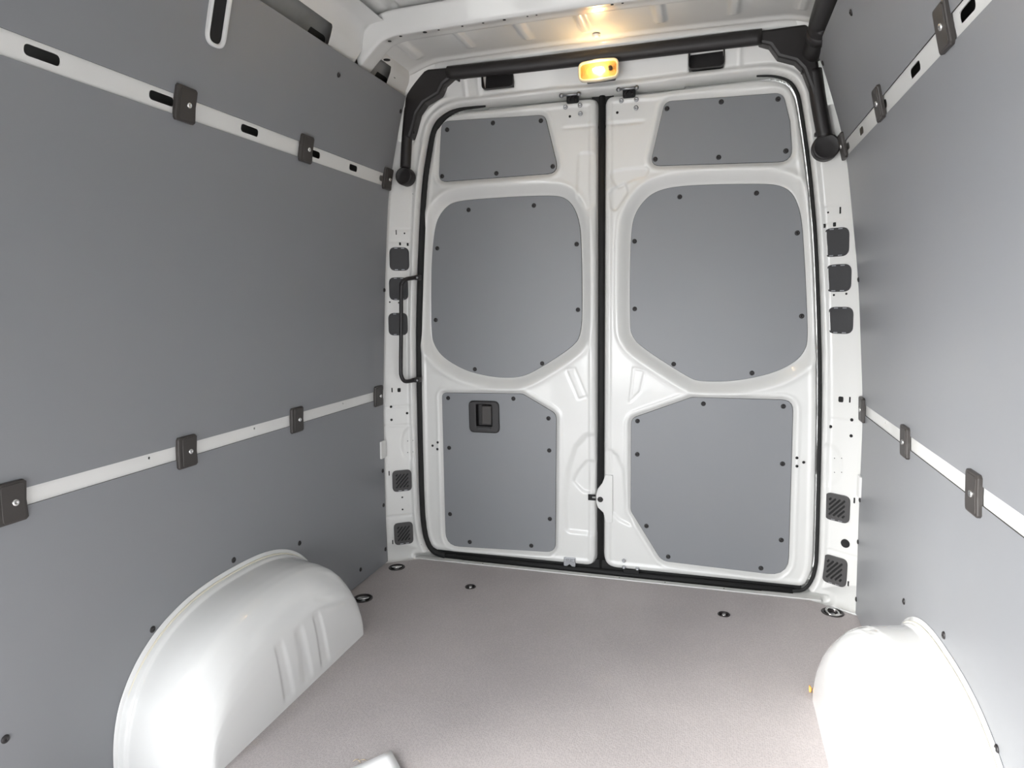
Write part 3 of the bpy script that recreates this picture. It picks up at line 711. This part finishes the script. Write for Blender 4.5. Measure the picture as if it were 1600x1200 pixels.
for pts, cap, r in (([(640, 170), (636, 215), (633.5, 262)], (630, 275), .035), ([(1272, 110), (1280, 165), (1289, 215)], (1291.5, 228.5), .043)):
    (mb := MB()); P = [(x, YD + .022, z) for x, z in atys(pts, YD + .022)]; tube(mb, smooth_path(P, 6), .0245 if cap[0] > 1000 else .021, 14); mb.build('down_duct', BLACK, DU)
    x, z = aty(*cap, YD + .004); mb = MB(); lathe(mb, [(r, -.03), (r, .004), (r * .96, .009), (r * .86, .0115), (r * .82, .0105), (r * .3, .0105)], 32); mb.build('end_cap', BLACK, DU, rear_frame(x, z, YD + .014))
mb = MB(); tube(mb, smooth_path([(.698, -.085, 1.885), (.700, -.15, 1.893), (.700, -.22, 1.910), (.700, -.32, 1.928), (.700, -.9, 1.940), (.700, YF, 1.940)], 5), [.036] * 9 + [.038] * 17, 18); mb.build('roof_duct', BLACK, DU)
mb = MB(); tube(mb, [(.700, -.180, 1.899), (.700, -.215, 1.908)], .040, 18); mb.build('duct_collar', BLACK, DU)
for px, py in [(818, 107.5), (1060, 78.5), (1168, 67), (725, 120), (903, 97.5), (970, 90), (645, 207), (1256, 112), (1277, 210)]:
    x, z = aty(px, py, YD + .02); mb = MB(); plate(mb, rrect(.018, .012, .003, 2), -.01, .004, .001); mb.build('duct_foot', BLACK, DU, rear_frame(x, z, YD + .018))

# ================================================================== grab handle
GH = tag(empty('grab_handle', Matrix.Translation((-.80, -.08, .97))), 'black bent-rod grab handle on the left pillar', 'grab handle')
q = []
for px, py, yy in [(653, 433.5, -.03), (645, 434.5, -.055), (634, 436.5, -.088), (628.5, 442, -.10), (627, 452, -.10), (626.8, 515, -.10), (626.3, 575, -.10), (627.5, 588, -.10), (632.5, 595.5, -.090), (643, 595, -.055), (652, 593, -.03)]:
    x, z = aty(px, py, yy); q.append((x, yy, z))
mb = MB(); tube(mb, smooth_path(q, 5), .0082, 12); mb.build('rod', BLACK, GH)
for px, py in ((650, 434), (650, 594)):
    x, z = aty(px, py, -.045); mb = MB(); plate(mb, round_poly([(-.020, -.008), (.016, -.010), (.016, .012), (-.020, .007)], .004, 3), -.02, .006, .002); e = mb.build('mount', BLACK, GH, rear_frame(x, z, -.045))
    put(BOLT, 'bolt', e, rear_frame(x + .008, z, -.051), .5)

# ================================================================== square plugs and vent grilles on the pillars
PN = ['topmost', 'middle', 'lowest']
for nm, L in (('left', [((608.5, 386.5), (639.4, 423)), ((608, 433.5), (637.7, 469)), ((607, 489), (637, 524))]), ('right', [((1285.7, 356), (1327.7, 401)), ((1289, 413), (1331, 456)), ((1292.5, 479.5), (1333.8, 521.5))])):
    for i, (a, b) in enumerate(L):
        c = ((a[0] + b[0]) / 2, (a[1] + b[1]) / 2); M = pframe(*c, .001); pc = pil(*c)[0]
        pa = pil(a[0], c[1])[0]; pb = pil(b[0], c[1])[0]; W_ = (pb - pa).length; H_ = abs(aty(c[0], a[1], pc.y)[1] - aty(c[0], b[1], pc.y)[1])
        t = tag(empty('pillar_plug', M), 'dark rounded square plug on the %s pillar, %s of three' % (nm, PN[i]), 'plug', 'square plugs in the pillars')
        o = rrect(W_, H_, W_ * .3, 6)
        mb = MB(); plate(mb, o, -.001, .002, .001, [offset(ccw(o), .005)]); mb.build('rim', GRILLE, t, M)
        mb = MB(); plate(mb, offset(ccw(o), .0045), -.0015, .0004); mb.build('plug_face', GRILLE, t, M)
        for sx in (-.17, .17):
            for sy in (-1, 1):
                mb = MB(); plate(mb, rrect(W_ * .16, .003, .001, 2), .0015, .003); mb.build('clip_tab', ZINC, t, M @ Matrix.Translation((W_ * sx, sy * (H_ / 2 - .004), 0)))
PV = ['upper', 'lower']
for nm, L in (('left', [((613, 734.5), (643, 767)), ((615.8, 816.5), (645, 849.5))]), ('right', [((1289.5, 772), (1328.5, 814)), ((1286.5, 869.5), (1323.6, 912.6))])):
    for i, (a, b) in enumerate(L):
        c = ((a[0] + b[0]) / 2, (a[1] + b[1]) / 2); M = pframe(*c, .001); pc = pil(*c)[0]
        pa = pil(a[0], c[1])[0]; pb = pil(b[0], c[1])[0]; W_ = (pb - pa).length; H_ = abs(aty(c[0], a[1], pc.y)[1] - aty(c[0], b[1], pc.y)[1])
        M = M @ Matrix.Translation((0, 0, .0035)); t = tag(empty('vent_grille', M), 'dark vent grille with diagonal slots on the %s pillar, %s one' % (nm, PV[i]), 'vent', 'vent grilles low on the pillars')
        o = rrect(W_, H_, W_ * .24, 6); holes = []; c4 = math.sqrt(.5)
        for kx in range(-3, 4):
            dd = kx * W_ * .132; ln = max(W_ * .93 - 2 * abs(dd), W_ * .11) * .98
            holes.append([((x - y - dd) * c4, (x + y + dd) * c4 * H_ / W_) for x, y in rrect(ln, W_ * .068, W_ * .03, 3)])
        mb = MB(); plate(mb, o, -.012, .0035, .0012, holes); mb.build('grille_plate', VENT, t, M)
        mb = MB(); plate(mb, offset(ccw(o), .006), -.006, .0004); mb.build('grille_back', DARK, t, M)
        for sx in (-.13, .17):
            mb = MB(); plate(mb, rrect(W_ * .17, .003, .001, 2), .003, .0046); mb.build('clip_tab', ZINC, t, M @ Matrix.Translation((W_ * sx, -H_ / 2 + .004, 0)))
# round plug on the right pillar
M = pframe(1321, 849); t = tag(empty('round_plug', M), 'black oval rubber plug between the two right pillar vents', 'plug')
mb = MB(); lathe(mb, [(.0155, 0), (.015, .003), (.011, .0045), (.008, .003)], 20); mb.build('plug_head', RUBBER, t, M)

# ================================================================== dome light
yl = -.113; x, z = aty(934.5, 108.5, yl - .01)
M = rear_frame(x, z, yl) @ Matrix.Rotation(math.radians(1.2), 4, 'Z')
DL = tag(empty('dome_light', M), 'glowing oval interior lamp above the rear doors', 'lamp')
o = round_poly([(-.072, -.033), (0, -.038), (.072, -.033), (.072, .033), (0, .038), (-.072, .033)], [.024, .2, .024, .024, .2, .024], 7)
mb = MB(); plate(mb, o, -.005, .010, .005, [offset(ccw(o), .009)]); mb.build('bezel', mat('clear_bezel', (.85, .74, .52), .15, coat=.6), DL, M)
mb = MB(); plate(mb, rrect(.105, .024, .006, 3), -.062, -.004); mb.build('lamp_housing', BLACK, DL, M @ Matrix.Translation((0, -.010, 0)))
mb = MB(); plate(mb, offset(ccw(o), .008), -.002, .001); mb.build('reflector', AMBER, DL, M)
mb = MB(); tube(mb, [(-.018, 0, .009), (-.008, 0, .009), (.010, 0, .009), (.020, 0, .009)], [.005, .008, .008, .005], 14); mb.build('bulb', BULB, DL, M)
mb = MB(); lathe(mb, [(.008, .001), (.008, .010), (.006, .012)], 14, c=(.042, .001, 0)); mb.build('bulb_socket', GUN, DL, M)
for k_ in range(4): mb = MB(); tube(mb, [(-.058 + .006 * k_, -.018 + .003 * k_, .004), (-.060 + .006 * k_, 0, .005), (-.058 + .006 * k_, .018 - .003 * k_, .004)], .0012, 6); mb.build('lens_rib', AMBER, DL, M)
for sy in (-1, 1): mb = MB(); tube(mb, [(.055, sy * .004, .006), (.060, sy * .012, .006)], .002, 6); mb.build('lens_rib', AMBER, DL, M)
mb = MB(); plate(mb, offset(ccw(o), .008), .0125, .0145, .001, back=True); mb.build('lens', GLASS, DL, M)
ld = bpy.data.lights.new('lamp_glow', 'POINT'); ld.energy = 0.45; ld.color = (1, .66, .30); ld.shadow_soft_size = .012
lo = bpy.data.objects.new('lamp_glow', ld); COL.objects.link(lo); lo.parent = DL; lo.matrix_parent_inverse = M.inverted(); lo.matrix_basis = M @ Matrix.Translation((0, 0, .028))

# ================================================================== card and shavings on the floor
p0 = on(611, 1173, 2, .010)[:2]; p1 = on(540, 1199, 2, .010)[:2]; p2 = on(626, 1203, 2, .004)[:2]
a = Vector((p1[0] - p0[0], p1[1] - p0[1], 0)).normalized(); b = Vector((p2[0] - p0[0], p2[1] - p0[1], 0)); b = (b - a * b.dot(a)).normalized()
U, V_ = np.meshgrid(np.linspace(0, .297, 16), np.linspace(0, .21, 12))
b2 = Vector((p2[0] - p0[0], p2[1] - p0[1], 0)).normalized()
X = p0[0] + a.x * U + b2.x * V_; Y = p0[1] + a.y * U + b2.y * V_; Z = .0015 + .006 * np.exp(-(U / .05) ** 2) * np.exp(-(V_ / .10) ** 2) + .004 * (1 - U / .297)
pa = grid_mesh('paper_sheet', X, Y, Z, np.ones(X.shape, bool), PAPER); md = pa.modifiers.new('thickness', 'SOLIDIFY'); md.thickness = .0006
tag(pa, 'blank white paper sheet lying on the floor between the wheel arches', 'paper')
SH = ['tiny pale shaving on the floor, furthest from the paper corner', 'tiny pale shaving on the floor, middle one of three', 'tiny pale shaving on the floor, touching the paper edge']
for k_, (px, py, an) in enumerate([(556, 1188, .9), (561, 1190, -.5), (568, 1188, .2)]):
    q = on(px, py, 2, .001); mb = MB(); tube(mb, [(-.008, 0, .001), (0, .001, .002), (.007, 0, .001)], [.0004, .0009, .0004], 6)
    o = mb.build('wood_shaving', WOOD, None, Matrix.Translation((q[0], q[1], .0005)) @ Matrix.Rotation(an, 4, 'Z')); tag(o, SH[k_], 'shaving', 'pale shavings beside the paper')
# orange foam scrap at the right wheel arch
q = on(1268, 1077, 2, .01); mb = MB(); tube(mb, [(0, -.006, .004), (.002, 0, .012), (0, .008, .016)], [.003, .005, .002], 7)
o = mb.build('foam_scrap', mat('orange_foam', (.75, .38, .10), .9), None, Matrix.Translation((.683, q[1], 0))); tag(o, 'tiny orange scrap stuck at the foot of the right wheel arch', 'scrap')

# ================================================================== ends of the body, out of view
WF = tag(empty('wall_front'), 'grey bulkhead behind the viewer, with an opening added for light', 'wall', kind='structure')
mb = MB(); BF = rear_frame(0, 0, YF - .02); plate(mb, [(-1, -.1), (1, -.1), (1, 2.07), (-1, 2.07)], -.05, 0, 0, [[(-.75, .30), (.75, .30), (.75, 1.0), (-.75, 1.0)]], back=True); mb.build('bulkhead', mat('bulkhead_grey', (.42, .42, .43), .5), WF, BF)  # low opening is added, shaped to let daylight in from behind the camera
mb = MB(); box(mb, (-1.0, .062, -.1), (1.0, .07, 2.07)); mb.build('outer_rear_skin', PRIMER, WB)
OG = tag(empty('ground'), 'pale concrete yard outside the open side door', 'ground', kind='structure')
mb = MB(); box(mb, (-14, -14, -.65), (6, 8, -.60)); mb.build('yard_surface', mat('yard_concrete', (.45, .44, .42), .9, speckle=(2, .4, (.36, .35, .34))), OG)
